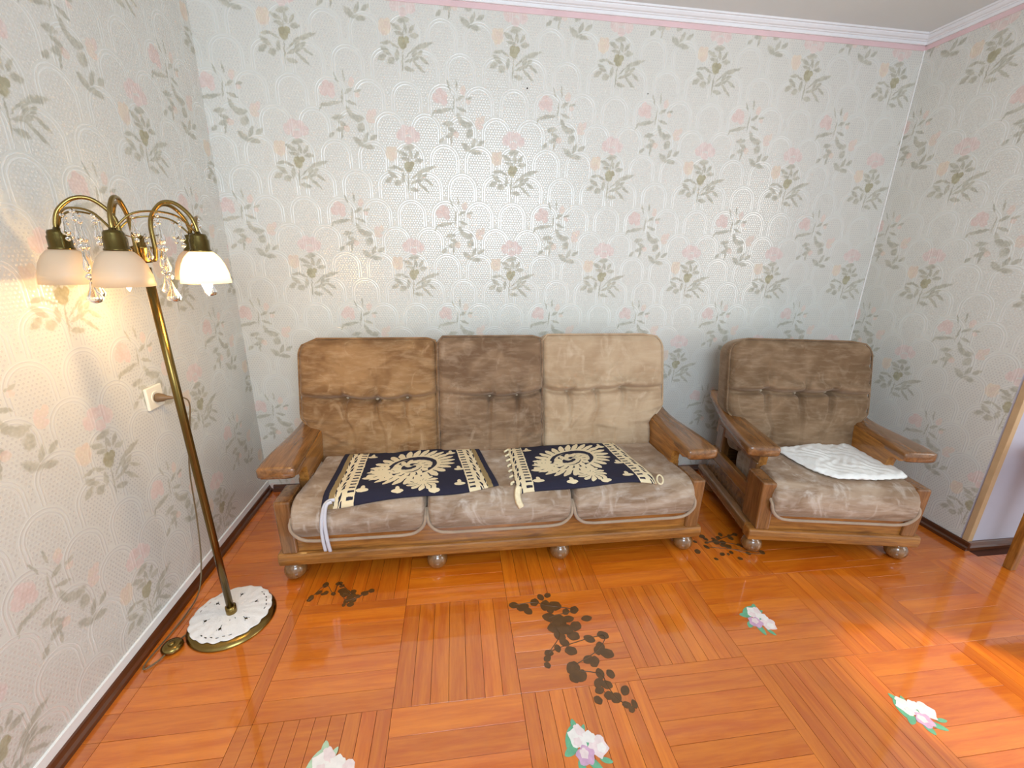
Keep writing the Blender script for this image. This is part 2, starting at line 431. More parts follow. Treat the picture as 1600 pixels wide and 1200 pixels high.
_nt.l.new(_nt.mix(_nt.noise(_nt.coord(), 6), srgb(98, 78, 38), srgb(124, 102, 56)), _b.inputs['Base Color'])
M['bronze'], _nt, _b = mat('dark_bronze', (96, 84, 46), .22, 1.0)
_nt.l.new(_nt.mix(_nt.noise(_nt.coord(), 9), srgb(84, 72, 38), srgb(122, 106, 62)), _b.inputs['Base Color'])
M['frost'], _nt, _b = mat('frosted_glass', (238, 226, 206), .45)
_b.inputs['Transmission Weight'].default_value = .35; _b.inputs['Subsurface Weight'].default_value = .0
_nt.l.new(_nt.mix(_nt.noise(_nt.coord(), 12), srgb(232, 220, 200), srgb(244, 234, 216)), _b.inputs['Base Color'])
# frosted glass lets a part of the light through
_tr = _nt.new('ShaderNodeBsdfTranslucent'); _tr.inputs[0].default_value = srgb(250, 236, 212)
_ms = _nt.new('ShaderNodeMixShader'); _ms.inputs[0].default_value = .45
_out = [n for n in _nt.n if n.type == 'OUTPUT_MATERIAL'][0]
_nt.l.new(_b.outputs[0], _ms.inputs[1]); _nt.l.new(_tr.outputs[0], _ms.inputs[2]); _nt.l.new(_ms.outputs[0], _out.inputs[0])
M['crystal'], _nt, _b = mat('cut_crystal', (250, 250, 252), .02)
_b.inputs['Transmission Weight'].default_value = 1.0; _b.inputs['IOR'].default_value = 1.6
_nt.l.new(_nt.mix(_nt.noise(_nt.coord(), 20), srgb(244, 244, 248), srgb(255, 255, 255)), _b.inputs['Base Color'])
M['bulb'], _nt, _b = mat('lit_bulb', (255, 240, 210), .3)
_b.inputs['Emission Color'].default_value = (1, .78, .45, 1); _b.inputs['Emission Strength'].default_value = 40
_nt.l.new(_nt.mix(_nt.noise(_nt.coord(), 4), (1, .78, .46, 1), (1, .8, .5, 1)), _b.inputs['Emission Color'])
M['bulb_dim'] = M['bulb'].copy(); M['bulb_dim'].name = 'dim_bulb'; M['bulb_dim'].node_tree.nodes['Principled BSDF'].inputs['Emission Strength'].default_value = 6
M['cord'] = plain('brown_cord', (112, 92, 62), .5, var=.08)
M['plug'] = plain('brown_plug', (118, 92, 62), .45, var=.08)
M['socket'] = plain('ivory_plastic', (240, 234, 214), .35, var=.02)
M['dark'] = plain('dark_hole', (40, 34, 28), .7)
M['lace'] = plain('white_lace', (244, 240, 236), .9, var=.04, scale=60, bump=.5, bscale=240)
M['quilt'] = plain('white_quilted_cotton', (238, 238, 234), .9, var=.04, scale=30, bump=.4, bscale=90)
M['ribbon'] = plain('pale_grey_ribbon', (206, 206, 214), .6, var=.06)
M['cream'] = plain('cream_braid', (236, 218, 180), .85, var=.1, scale=90, bump=.5, bscale=300)
M['st_green'] = plain('sticker_green', (104, 168, 132), .35, var=.22, scale=40)
M['st_pale'] = plain('sticker_pale_green', (176, 202, 172), .35, var=.15, scale=50)
M['st_white'] = plain('sticker_white', (240, 232, 226), .35, var=.07, scale=50)
M['st_pink'] = plain('sticker_pink', (236, 214, 212), .35, var=.1, scale=50)
M['st_lilac'] = plain('sticker_lilac', (206, 164, 192), .35, var=.14, scale=50)
M['leafdark'] = plain('dark_leaf_print', (92, 62, 30), .3, var=.25, scale=30, Coat_Weight=.4)

# woven seat covers: navy field, cream ornament
def mat_cover(name, right_side=True, flip=0.0):
    m, nt, b = mat(name, rough=.9)
    uvn = nt.new('ShaderNodeUVMap'); uvn.uv_map = 'UVMap'
    wob = nt.new('ShaderNodeTexNoise'); nt.put(wob.inputs['Vector'], uvn.outputs[0]); wob.inputs['Scale'].default_value = 26; wob.inputs['Detail'].default_value = 1
    off = nt.new('ShaderNodeVectorMath', operation='SCALE'); nt.put(off.inputs[0], nt.vmath('SUBTRACT', wob.outputs['Color'], (.5, .5, .5))); off.inputs[3].default_value = .018
    uv = nt.vmath('ADD', uvn.outputs[0], off.outputs[0])
    u, v, _ = nt.sep(uv)            # u 0..1.8 wide, v 0..1
    W = 1.8
    navy = srgb(32, 30, 50); cream = srgb(232, 214, 176); tan = srgb(150, 126, 84)
    col = navy
    au = nt.math('ABSOLUTE', nt.math('SUBTRACT', u, W/2))          # 0 centre .. .9 edge
    # ---- paisley wreath: a ring of leaves round a slanted ellipse, with scrolls inside
    def ring(cx, cyy, a, bb, ang, petals, inner, outer, amp):
        p = nt.mapping(uv, (cx, cyy, 0), (0, 0, ang), (a, bb, 1), 'TEXTURE')
        px, py, _z = nt.sep(p)
        r = nt.vmath('LENGTH', nt.combine(px, py))
        th = nt.math('ARCTAN2', py, px)
        sc1 = nt.math('ABSOLUTE', nt.math('SINE', nt.math('ADD', nt.math('MULTIPLY', th, petals/2), nt.math('MULTIPLY', r, 2.2))))
        ro = nt.math('ADD', outer, nt.math('MULTIPLY', sc1, amp))
        mk = nt.math('MULTIPLY', nt.math('LESS_THAN', r, ro), nt.math('GREATER_THAN', r, inner))
        # veins between the leaves
        vein = nt.math('GREATER_THAN', sc1, .26)
        vein = nt.math('MAXIMUM', vein, nt.math('LESS_THAN', r, outer*(.88 if inner > 0 else .4)))
        return nt.math('MULTIPLY', mk, vein), r, th
    m1, r1, t1 = ring(W/2, .58, .42, .28, .42, 26, .74, .98, .34)
    m2, r2_, t2 = ring(W/2-.02, .53, .22, .155, .5, 14, .6, .84, .36)
    spiral = nt.math('MULTIPLY', nt.math('GREATER_THAN', nt.math('SINE', nt.math('ADD', nt.math('MULTIPLY', r1, 16.0), nt.math('MULTIPLY', t1, 2.0))), .05),
                     nt.math('LESS_THAN', r1, .6))
    m3, r3, t3 = ring(W/2+.10, .2, .16, .13, .0, 12, .0, .8, .35)
    m4, r4, t4 = ring(W/2-.36, .44, .12, .16, .4, 10, .0, .75, .4)
    orn = nt.math('MAXIMUM', nt.math('MAXIMUM', m1, m2), nt.math('MAXIMUM', nt.math('MULTIPLY', spiral, .9), nt.math('MAXIMUM', m3, m4)))
    # small sprigs along the front and the back
    sp = None
    for cx, cyy in ((W/2-.52, .12), (W/2-.16, .07), (W/2+.22, .05), (W/2+.5, .12), (W/2-.52, .88), (W/2+.5, .86), (W/2-.5, .36), (W/2+.54, .42)):
        for dx, dy, aa, bb in ((0, 0, .062, .028), (0, .035, .022, .045)):
            p = nt.mapping(uv, (cx+dx, cyy+dy, 0), (0, 0, 0), (aa, bb, 1), 'TEXTURE')
            dd = nt.math('LESS_THAN', nt.vmath('LENGTH', p), 1.0)
            sp = dd if sp is None else nt.math('MAXIMUM', sp, dd)
    orn = nt.math('MAXIMUM', orn, sp)
    field = nt.mix(orn, navy, cream)
    # ---- end borders
    dash = nt.math('GREATER_THAN', nt.math('SINE', nt.math('MULTIPLY', v, 2*PI*15)), -.35)
    inband = lambda a_, b_: nt.math('MULTIPLY', nt.math('GREATER_THAN', au, a_), nt.math('LESS_THAN', au, b_))
    dashm = nt.math('MAXIMUM', dash, nt.math('SUBTRACT', 1.0, inband(.60, .665)))
    field = nt.mix(inband(.585, .68), field, nt.mix(dashm, navy, cream))
    s1 = nt.math('SINE', nt.math('ADD', nt.math('MULTIPLY', v, 2*PI*5), nt.math('MULTIPLY', nt.math('SINE', nt.math('MULTIPLY', au, 60.0)), 1.6)))
    s2 = nt.math('SINE', nt.math('MULTIPLY', nt.math('ADD', au, nt.math('MULTIPLY', s1, .012)), 100.0))
    scroll = nt.math('GREATER_THAN', nt.math('MULTIPLY', s1, s2), -.32)
    field = nt.mix(inband(.68, .785), field, nt.mix(scroll, navy, cream))
    field = nt.mix(inband(.785, .84), field, tan)
    field = nt.mix(nt.math('GREATER_THAN', au, .84), field, navy)
    nt.l.new(field, b.inputs['Base Color'])
    wv = nt.math('ADD', nt.math('MULTIPLY', orn, .8), nt.noise(uv, 150, 2))
    nt.l.new(nt.bump(wv, .35, .004), b.inputs['Normal'])
    return m
M['cover'] = mat_cover('navy_woven_cover')

# ------------------------------------------------------------------ room
W_, HC, YF = 3.555, 2.462, -4.6
def st(o): o['kind'] = 'structure'; return o
st(box('wall_back', -.12, W_+.12, 0, .12, -.05, HC+.05, M['wp_back']))
st(box('wall_left', -.12, 0, YF, 0, -.05, HC+.05, M['wp_left']))
PIER = -.885
st(box('wall_right', W_, W_+.12, PIER+.03, 0, -.05, HC+.05, M['wp_right']))
st(box('wall_passage', W_+.001, 5.4, PIER, PIER+.1, -.05, HC+.05, M['plaster']))
st(box('ceiling', -.12, 5.4, YF, .12, HC, HC+.1, M['ceiling']))

# ---- parquet: every strip of the nearest panels is a piece of its own
floor = st(box('floor', -.12, 5.4, YF, .12, -.06, -.0105, M['subfloor']))
P0x, P0y, PS = .07, -.14, .402
plank_mesh = {}
def plank_me(L, Wd, ax):
    key = (round(L, 4), round(Wd, 4), ax)
    if key not in plank_mesh:
        bm = bmesh.new(); g = .0006
        lx, ly = (L, Wd) if ax == 0 else (Wd, L)
        x, y = lx/2-g, ly/2-g; c = .00018
        vs = [bm.verts.new(p) for p in ((-x, -y, -.010), (x, -y, -.010), (x, y, -.010), (-x, y, -.010),
                                        (-x, -y, -c), (x, -y, -c), (x, y, -c), (-x, y, -c),
                                        (-x+c, -y+c, 0), (x-c, -y+c, 0), (x-c, y-c, 0), (-x+c, y-c, 0))]
        for k in range(4):
            j = (k+1) % 4
            bm.faces.new((vs[k], vs[j], vs[4+j], vs[4+k])); bm.faces.new((vs[4+k], vs[4+j], vs[8+j], vs[8+k]))
        bm.faces.new(vs[8:12]); bm.faces.new(vs[0:4][::-1])
        bmesh.ops.recalc_face_normals(bm, faces=bm.faces)
        me = bpy.data.meshes.new('parquet_strip'); bm.to_mesh(me); bm.free()
        me.materials.append(M['parq_x' if ax == 0 else 'parq_y']); plank_mesh[key] = me
    return plank_mesh[key]
planks = []      # x, y, length, width, axis
rp = random.Random(3)
def panel(x0, x1, y0, y1, ax, widths):
    lo, hi = (y0, y1) if ax == 0 else (x0, x1)
    L = (x1-x0) if ax == 0 else (y1-y0)
    tot = sum(widths); p = lo
    for wd in widths:
        wd = wd*(hi-lo)/tot; c = p+wd/2; p += wd
        planks.append(((x0+x1)/2, c, L, wd, 0) if ax == 0 else (c, (y0+y1)/2, L, wd, 1))
WIDE = [1.3, 1, 1, 1, 1, 1.05]; NARROW = [1]*9
nx = int((W_-P0x)/PS)+5
for i in range(-1, 13):
    for j in range(0, 12):
        x0, x1 = P0x+i*PS, P0x+(i+1)*PS; y1, y0 = P0y-(j-1)*PS, P0y-j*PS
        x0 = max(x0, .0); x1 = min(x1, 5.38); y1 = min(y1, 0.0)
        if x1-x0 < .01 or y1-y0 < .01 or y0 < YF: continue
        if x1 > W_ and y1 > PIER+.02:
            if x0 > W_-.02 : continue
            x1 = W_
        if i <= 0:
            b = x1-.04 if i == 0 else x1
            panel(x0, b, y0, y1, 0, [1]*5)
            if i == 0: panel(b, x1, y0, y1, 1, [1])
            continue
        odd = (i+j+1) % 2
        if odd:
            panel(x0, x1, y0, y1, 0, rp.choice(([1.3, 1, 1, 1, 1, 1.05], [1]*6, [1, 1, 1.2, 1, 1.1])))
        else:
            if rp.random() < .6:
                panel(x0, x1, y0+.04, y1, 1, rp.choice(([1]*9, [1]*8, [1, 1, 1.2, 1, 1, 1.3, 1])))
                panel(x0, x1, y0, y0+.04, 0, [1])
            else: panel(x0, x1, y0, y1, 1, rp.choice(([1]*9, [1]*7)))
def vis(p):
    d = Vector((p[0], p[1], 0))-CAM
    z = d.dot(fw)
    if z < .1: return None
    X, Y = 800+FPX*d.dot(r2)/z, 600-FPX*d.dot(u2)/z
    if not (-40 < X < 1640 and Y < 1240): return None
    if .40 < p[0] < 2.16 and p[1] > -.68: return None      # under the sofa
    return p[2]*p[3]/z**3
ranked = sorted(((vis(p) or 0, k) for k, p in enumerate(planks)), reverse=True)
single = {k for s_, k in ranked[:298] if s_ > 0}
rest = bmesh.new()
for k, (x, y, L, Wd, ax) in enumerate(planks):
    tz = rp.uniform(-.0002, .0001); rx, ry = rp.uniform(-.002, .002), rp.uniform(-.002, .002)
    if k in single:
        o = bpy.data.objects.new('parquet_strip', plank_me(L, Wd, ax)); C.objects.link(o)
        o.parent = floor; o.location = (x, y, tz); o.rotation_euler = (rx, ry, 0)
    else:
        t = rest; n0 = len(t.verts)
        t.from_mesh(plank_me(L, Wd, ax)); t.verts.ensure_lookup_table()
        for v in t.verts[n0:]: v.co += Vector((x, y, tz))
# axis-x material for all the far strips: one object
ro = bobj('parquet_strips', rest, M['parq_x'], floor); ro['kind'] = 'stuff'

# ---- skirtings, cornice and edging
def run_y(name, prof, y0, y1, m):           # profile in (x, z) run along y
    V = [(a, y0, b) for a, b in prof]+[(a, y1, b) for a, b in prof]; n = len(prof)
    F = [tuple(range(n))[::-1], tuple(range(n, 2*n))]+[(i, (i+1) % n, n+(i+1) % n, n+i) for i in range(n)]
    bm = bmesh.new(); vs = [bm.verts.new(v) for v in V]; [bm.faces.new([vs[k] for k in f]) for f in F]
    return st(bobj(name, bm, m))
def run_x(name, prof, x0, x1, m):           # profile in (y, z) run along x
    V = [(x0, a, b) for a, b in prof]+[(x1, a, b) for a, b in prof]; n = len(prof)
    F = [tuple(range(n))[::-1], tuple(range(n, 2*n))]+[(i, (i+1) % n, n+(i+1) % n, n+i) for i in range(n)]
    bm = bmesh.new(); vs = [bm.verts.new(v) for v in V]; [bm.faces.new([vs[k] for k in f]) for f in F]
    return st(bobj(name, bm, m))
SK = [(0, 0), (.022, 0), (.022, .014), (.014, .020), (.010, .034), (.006, .038), (0, .038)]
run_y('baseboard_left', SK, YF, 0, M['skirting'])
run_x('baseboard_back', [(-a, b) for a, b in SK], .03, W_-.03, M['skirting_x'])
run_y('baseboard_right', [(W_-a, b*1.1) for a, b in SK], PIER-.02, 0, M['skirting'])
run_x('baseboard_passage', [(PIER-a*.9, b*1.1) for a, b in SK], W_+.0, 4.6, M['skirting_x'])
run_y('trim_1', [(0, .038), (.006, .038), (.006, .068), (0, .070)], YF, -.005, M['white'])
CR = [(0, 2.420), (.010, 2.420), (.012, 2.424), (.012, 2.433), (.017, 2.434), (.019, 2.438), (.026, 2.441), (.032, 2.449), (.033, 2.454), (.040, 2.455), (.042, 2.462), (0, 2.462)]
run_x('trim_2', [(-a, b) for a, b in CR], 0, W_, M['cornice'])
run_y('trim_3', [(W_-a, b) for a, b in CR], PIER, 0, M['cornice'])
run_y('trim_4', [(a, b) for a, b in CR], YF, 0, M['cornice'])
run_x('trim_5', [(0, 2.398), (-.002, 2.398), (-.002, 2.420), (0, 2.420)], 0, W_, M['pink'])
run_y('trim_6', [(W_, 2.398), (W_-.002, 2.398), (W_-.002, 2.420), (W_, 2.420)], PIER, 0, M['pink'])
st(box('trim_7', W_-.004, W_+.022, PIER-.006, PIER+.02, .042, HC, M['tan'], bev=.002))
st(box('trim_8', W_-.006, W_, -.006, 0, .05, 2.40, M['white'], bev=.002))

# ------------------------------------------------------------------ seating
SEAT_Z = .392
def seat_z(y):                     # local depth y from the front of the seat, front face at -.015
    r = .075; t = y+.015
    if t < r: return SEAT_Z-r+math.sqrt(max(0, r*r-(r-t)**2))
    return SEAT_Z+.006*math.sin(min(1, (t-r)/.3)*PI/2)
def lerp(a, b, t): return a+(b-a)*t

def seat_cushion(parent, x0, x1, m, seed, left_end, right_end):
    lo, hi = (x0, -.015, .198), (x1, .44, SEAT_Z)
    V, F = rbox_np(lo, hi, (.022, .075, .075), (46, 40, 20))
    r_ = np.random.default_rng(seed)
    t = np.clip((hi[2]-V[:, 2])/(hi[2]-lo[2]), 0, 1)
    # lower corners of the front lobe are rounded when seen from the front
    R = .075; zz = V[:, 2]-lo[2]
    inset = np.where(zz < R, R-np.sqrt(np.maximum(0, R*R-(R-zz)**2)), 0)
    cx = (x0+x1)/2; hw = (x1-x0)/2
    V[:, 0] = cx+(V[:, 0]-cx)*(hw-inset*.9)/hw
    # ends narrow towards the back, between the arm panels
    yb = np.clip((V[:, 1])/.3, 0, 1)
    if left_end: V[:, 0] += (x1-V[:, 0])/(x1-x0)*.035*yb
    if right_end: V[:, 0] -= (V[:, 0]-x0)/(x1-x0)*.035*yb
    top = np.clip((V[:, 2]-(SEAT_Z-.03))/.03, 0, 1)
    V[:, 2] += top*.006*np.sin(np.clip((V[:, 1]-.06)/.3, 0, 1)*PI/2)
    # bellied front
    fr = np.clip((.03-V[:, 1])/.045, 0, 1)
    V[:, 1] -= fr*.010*np.sin(np.clip((V[:, 2]-.2)/.19, 0, 1)*PI)
    for k in range(14):                       # soft wrinkles
        px, py, a = r_.uniform(x0, x1), r_.uniform(.0, .4), r_.uniform(-.3, .3)
        s = (V[:, 0]-px)*math.sin(a)+(V[:, 1]-py)*math.cos(a); q = (V[:, 0]-px)*math.cos(a)-(V[:, 1]-py)*math.sin(a)
        V[:, 2] += top*r_.uniform(-.003, .002)*np.exp(-(s/.02)**2-(q/.09)**2)
    o = npobj('seat_cushion', V, F, m, parent)
    # welt round the lower edge of the front lobe and up its ends
    pts = []
    zb, zt = .216, SEAT_Z-.075
    def P(x, z, y): return (x, y, z)
    for z in np.linspace(zt, zb+R, 5): pts.append(P(x0+.004, z, lerp(.02, -.012, (zt-z)/(zt-zb-R+1e-6))))
    for a in np.linspace(0, PI/2, 7)[1:]: pts.append(P(x0+.004+R-R*math.cos(a), zb+R-R*math.sin(a), -.018))
    for x in np.linspace(x0+R+.03, x1-R-.03, 9): pts.append(P(x, zb, -.021))
    for a in np.linspace(PI/2, 0, 7)[:-1]: pts.append(P(x1-.004-R+R*math.cos(a), zb+R-R*math.sin(a), -.018))
    for z in np.linspace(zb+R, zt, 5): pts.append(P(x1-.004, z, lerp(-.012, .02, (z-zb-R)/(zt-zb-R+1e-6))))
    tube('piping', smooth_path(pts, 3), .007, M['welt'], o, 6)
    # the narrow band of cloth below the welt
    return o

def back_cushion(parent, x0, x1, m, seed, flare_l, flare_r, buttons, sag=0.0, zb=.40, dz=0.0, dy=0.0):
    """reclined tufted cushion; flare: outer edge swells above the arm"""
    H, T = .612, .155
    V, F = rbox_np((x0, 0, 0), (x1, H, T), (.03, .05, .045), (96, 90, 14))    # u, v, w (w=T is the front)
    r_ = np.random.default_rng(seed)
    u, v, wv = V[:, 0].copy(), V[:, 1].copy(), V[:, 2].copy()
    def edge_in(vv, flare):
        e = np.zeros_like(vv)
        if flare:
            t = np.clip((vv-.13)/.11, 0, 1); e += .068*(1-t*t*(3-2*t))
            R = .09; q = np.clip(vv-(H-R), 0, R); e += R-np.sqrt(R*R-q*q)
        else:
            R = .04; q = np.clip(vv-(H-R), 0, R); e += (R-np.sqrt(R*R-q*q))*.7
        return e
    def warp(uu, vv):
        L = x0+edge_in(vv, flare_l); Rr = x1-edge_in(vv, flare_r)
        return L+(uu-x0)/(x1-x0)*(Rr-L)
    front = np.clip((wv-T*.55)/(T*.45), 0, 1)
    d = .034*np.sin(np.clip((u-x0)/(x1-x0), 0, 1)*PI)**.5*np.sin(np.clip(v/H, 0, 1)*PI)**.6
    vb = .307
    bx = sorted(b[0] for b in buttons)
    bz = {b[0]: b[1]+.045 for b in buttons}
    # crease through the buttons, sagging between them
    knots = [x0+.02]+bx+[x1-.02]; kv = [vb+.02]+[bz[b] for b in bx]+[vb+.02]
    line = np.interp(u, knots, kv)
    ph = np.interp(u, knots, np.arange(len(knots)))
    line = line-.008*np.abs(np.sin(ph*PI))
    s = v-line
    near = np.exp(-((np.clip(np.minimum(u-bx[0], 0), -1, 0)+np.clip(np.maximum(u-bx[-1], 0), 0, 1))/.22)**2)
    d += near*(-.042*np.exp(-(s/.013)**2)+.028*np.exp(-((s-.030)/.024)**2)*1.0)
    for b in bx:
        rr = (u-b)**2+(v-bz[b])**2
        d -= .030*np.exp(-rr/.018**2)
        under = np.clip((bz[b]-v)/.16, 0, 1)*(v < bz[b])
        sk = b+r_.uniform(-.1, .1)*(bz[b]-v)
        d += (-.032*np.exp(-((u-sk)/.011)**2)+.020*np.exp(-((u-sk-.014)/.009)**2))*np.where(v < bz[b], np.exp(-under*1.6), 0)*np.clip((bz[b]-v)/.02, 0, 1)
        for k in range(5):                    # rays above
            a = r_.uniform(.5, 2.6); L = r_.uniform(.06, .13)
            q = (u-b)*math.cos(a)+(v-bz[b])*math.sin(a); p = -(u-b)*math.sin(a)+(v-bz[b])*math.cos(a)
            d += r_.choice([-1, 1])*r_.uniform(.008, .015)*np.exp(-(p/.009)**2)*np.where(q > 0, np.exp(-(q/L)**2), 0)*np.clip(q/.02, 0, 1)
    for k in range(16):                       # pulled folds from the side seams
        side = r_.integers(0, 2); pu = x0 if side == 0 else x1; pv = r_.uniform(.06, .52); a = r_.uniform(-.6, .5)*(1 if side else -1)
        L = r_.uniform(.05, .16)
        q = (u-pu)*math.cos(a)+(v-pv)*math.sin(a); p = -(u-pu)*math.sin(a)+(v-pv)*math.cos(a)
        q = np.abs(q)
        d += r_.uniform(-.013, .013)*np.exp(-(p/.010)**2)*np.exp(-(q/L)**2)
    for k in range(7):                        # long diagonal folds
        pu, pv, a = r_.uniform(x0+.08, x1-.08), r_.uniform(.05, .2) if k < 4 else r_.uniform(.38, .52), r_.uniform(-1.2, 1.2)+PI/2*(k % 2)
        q = (u-pu)*math.cos(a)+(v-pv)*math.sin(a); p = -(u-pu)*math.sin(a)+(v-pv)*math.cos(a)
        d += r_.uniform(-.010, .016)*np.exp(-(p/.014)**2)*np.exp(-(q/.09)**2)
    wv = wv+front*d
    uu = warp(u, v)
    ca, sa = math.cos(.245), math.sin(.245)
    y0, z0 = .528+dy, zb-.058+dz                # back face bottom
    def place(a, b, c): return np.stack([a, y0+b*sa-c*ca, z0+b*ca+c*sa], -1)
    P = place(uu, v, wv)
    o = npobj('back_cushion', P, F, m, parent)
    # welt along the front edge
    loop = []
    ww = T-.012
    for k in range(30): loop.append((x0, H*(.03+.94*k/30)))
    for k in range(24): loop.append((lerp(x0, x1, k/24), H))
    for k in range(30): loop.append((x1, H*(.97-.94*k/30)))
    loop = np.array(loop)
    # follow the rounded outline by pulling the corners in
    lu, lv = loop[:, 0], loop[:, 1]
    lu2 = warp(np.clip(lu, x0+.003, x1-.003), np.clip(lv, 0, H-.004)); lv2 = np.clip(lv, 0, H-.006)
    top = lv >= H-1e-6
    t = np.where(top, (lu-x0)/(x1-x0), 0)
    lu2 = np.where(top, lerp(x0+(.09 if flare_l else .03), x1-(.09 if flare_r else .03), t), lu2)
    q = place(lu2, lv2, np.full(len(lu2), ww))
    tube('piping', [Vector(p) for p in q], .005, m, o, 6)
    # buttons sit in their dimples
    for b in bx:
        i = np.argmin((u-b)**2+(v-bz[b])**2+(wv < T*.6)*9)
        c = P[i]; nrm = Vector((0, -ca, sa))
        lathe('button', [(0, .006), (.005, .0055), (.009, .003), (.0105, 0), (.009, -.003), (0, -.004)], M['button'], o, 14, Vector(c)+nrm*.002, nrm)
    return o

def arm(parent, side, h, nose=.0):
    s = side
    # armrest board: swept section, dipping from the back to a thick rounded nose
    path = [(.66, .615, .050), (.58, .585, .050), (.50, .555, .052), (.42, .540, .056), (.30, .536, .062), (.18, .534, .070), (.11, .531, .074), (.05, .528, .074), (.03, .526, .072)]
    V = []; F = []; seg = 16
    P = smooth_path([(p[0], p[1], p[2]) for p in path], 4)
    n = len(P)
    for p in P:
        if p.x < .42: p.x = .42-(.42-p.x)*(.39-nose)/.39
    for i, p in enumerate(P):
        y, z, hw = p.x, p.y, p.z
        if i == n-1: y -= .004; hw -= .008
        th = .026 if i < n-1 else .018
        cxo = h-.045+ (hw-.05)*.5                    # swells outwards towards the nose
        for k in range(seg):
            a = 2*PI*(k+.5)/seg; ca, sa = math.cos(a), math.sin(a)
            e = .42
            V.append(Vector((s*(cxo+hw*math.copysign(abs(ca)**e, ca)), y, z-.026+th*math.copysign(abs(sa)**e, sa))))
    for i in range(n-1):
        for k in range(seg):
            k2 = (k+1) % seg; F.append((i*seg+k, i*seg+k2, (i+1)*seg+k2, (i+1)*seg+k))
    F.append(tuple(range(seg))); F.append(tuple((n-1)*seg+k for k in range(seg))[::-1])
    bm = bmesh.new(); vs = [bm.verts.new(v) for v in V]
    for f in F: bm.faces.new([vs[k] for k in f])
    bobj('armrest', bm, M['brown_y'], parent, smooth=True)
    # deep bracket board under the armrest, cut with an arch towards the nose
    prof = [(y_ if y_ > .16 else .16-(.16-y_)*(.12-nose*.8)/.12, z_) for y_, z_ in [(.64, .59), (.50, .535), (.30, .512), (.05, .506), (.045, .482), (.075, .470), (.125, .474), (.155, .462), (.165, .43), (.168, .385), (.235, .380), (.42, .388), (.60, .36), (.655, .36)]]
    xi = h-.105; a, b = sorted((s*xi, s*(xi+.04)))
    prism('arm_panel', prof, a, b, M['oak_y'], parent, .004)
    # posts
    a, b = sorted((s*(xi-.003), s*(xi+.046)))
    box('post', a, b, .17, .232, .14, .40, M['brown_z'], parent, .005)
    box('post', a, b, .55, .62, .14, .42, M['brown_z'], parent, .005)
    # low corner block at the front
    a, b = sorted((s*(h-.082), s*(h-.020)))
    bm = bmesh.new(); add_box(bm, a, b, 0.004, .15, .140, .384, .008, 3)
    for v in bm.verts:                                     # leans outward a little to the top
        v.co.x += s*.006*(v.co.z-.14)/.24
    bobj('corner_block', bm, M['brown_z'], parent)
    # low side panel
    a, b = sorted((s*(h-.075), s*(h-.045)))
    box('side_panel', a, b, .14, .64, .140, .275, M['oak_y'], parent, .004)

def base(parent, h, D, feet):
    # bullnosed plinth rail on three sides
    prof = [(.0, .094), (.002, .088), (.008, .085), (.06, .085), (.06, .143), (.010, .143), (.003, .139), (0, .132), (-.003, .113)]
    V = [(-h, a, b) for a, b in prof]+[(h, a, b) for a, b in prof]; n = len(prof)
    bm = bmesh.new(); vs = [bm.verts.new(v) for v in V]
    for f in [tuple(range(n))[::-1], tuple(range(n, 2*n))]+[(i, (i+1) % n, n+(i+1) % n, n+i) for i in range(n)]: bm.faces.new([vs[k] for k in f])
    es = [e for e in bm.edges if abs(e.verts[0].co.x-e.verts[1].co.x) < 1e-6]
    bmesh.ops.recalc_face_normals(bm, faces=bm.faces)
    bmesh.ops.bevel(bm, geom=es, offset=.008, segments=3, affect='EDGES', profile=.5)
    bobj('plinth_rail', bm, M['oak_x'], parent, smooth=False)
    for s in (-1, 1):
        bm = bmesh.new(); a, b = sorted((s*h, s*(h-.055))); add_box(bm, a, b, .052, D, .086, .142, .018, 4)
        bobj('plinth_rail', bm, M['brown_y'], parent)
    box('front_board', -h+.075, h-.075, .018, .040, .141, .31, M['oak_x'], parent, .002)
    box('underframe', -h+.05, h-.05, .06, D-.01, .12, .21, M['brown_x'], parent, .002)
    box('back_board', -h+.075, h-.075, D-.045, D-.02, .13, .52, M['brown_x'], parent, .003)
    ball = [(.0, 0), (.018, 0), (.030, .006), (.041, .018), (.046, .036), (.043, .054), (.034, .068), (.024, .076), (.026, .080), (.03, .086)]
    for x, y in feet: lathe('foot', ball, M['foot'], parent, 24, (x, y, 0))

# ---- sofa
SOFA = Vector((1.28, -.77, 0)); hS = .935
sofa = empty('sofa', SOFA, 0, 'three-seat sofa with brown velvet cushions and an oak frame on ball feet', 'sofa')
base(sofa, hS, .70, [(-.888, .045), (-.29, .045), (.27, .045), (.878, .045), (-.86, .62), (.86, .62)])
for s in (-1, 1): arm(sofa, s, hS)
def bu(x): return x-SOFA.x
seat_cushion(sofa, -.865, bu(.955), M['velvet_seat'], 1, True, False)
seat_cushion(sofa, bu(.957), bu(1.583), M['velvet_seat'], 2, False, False)
seat_cushion(sofa, bu(1.585), .875, M['velvet_seat'], 3, False, True)
back_cushion(sofa, bu(.345), bu(.998), M['velvet_warm'], 11, True, False, [(bu(.565), .275), (bu(.708), .265), (bu(.846), .27)], dz=-.026)
back_cushion(sofa, bu(.998), bu(1.528), M['velvet_grey'], 12, False, False, [(bu(1.256), .262), (bu(1.396), .264)], dy=-.008, dz=-.016)
back_cushion(sofa, bu(1.526), bu(2.185), M['velvet_light'], 13, False, True, [(bu(1.662), .27), (bu(1.806), .275), (bu(1.95), .285)], dy=.004, dz=-.012)

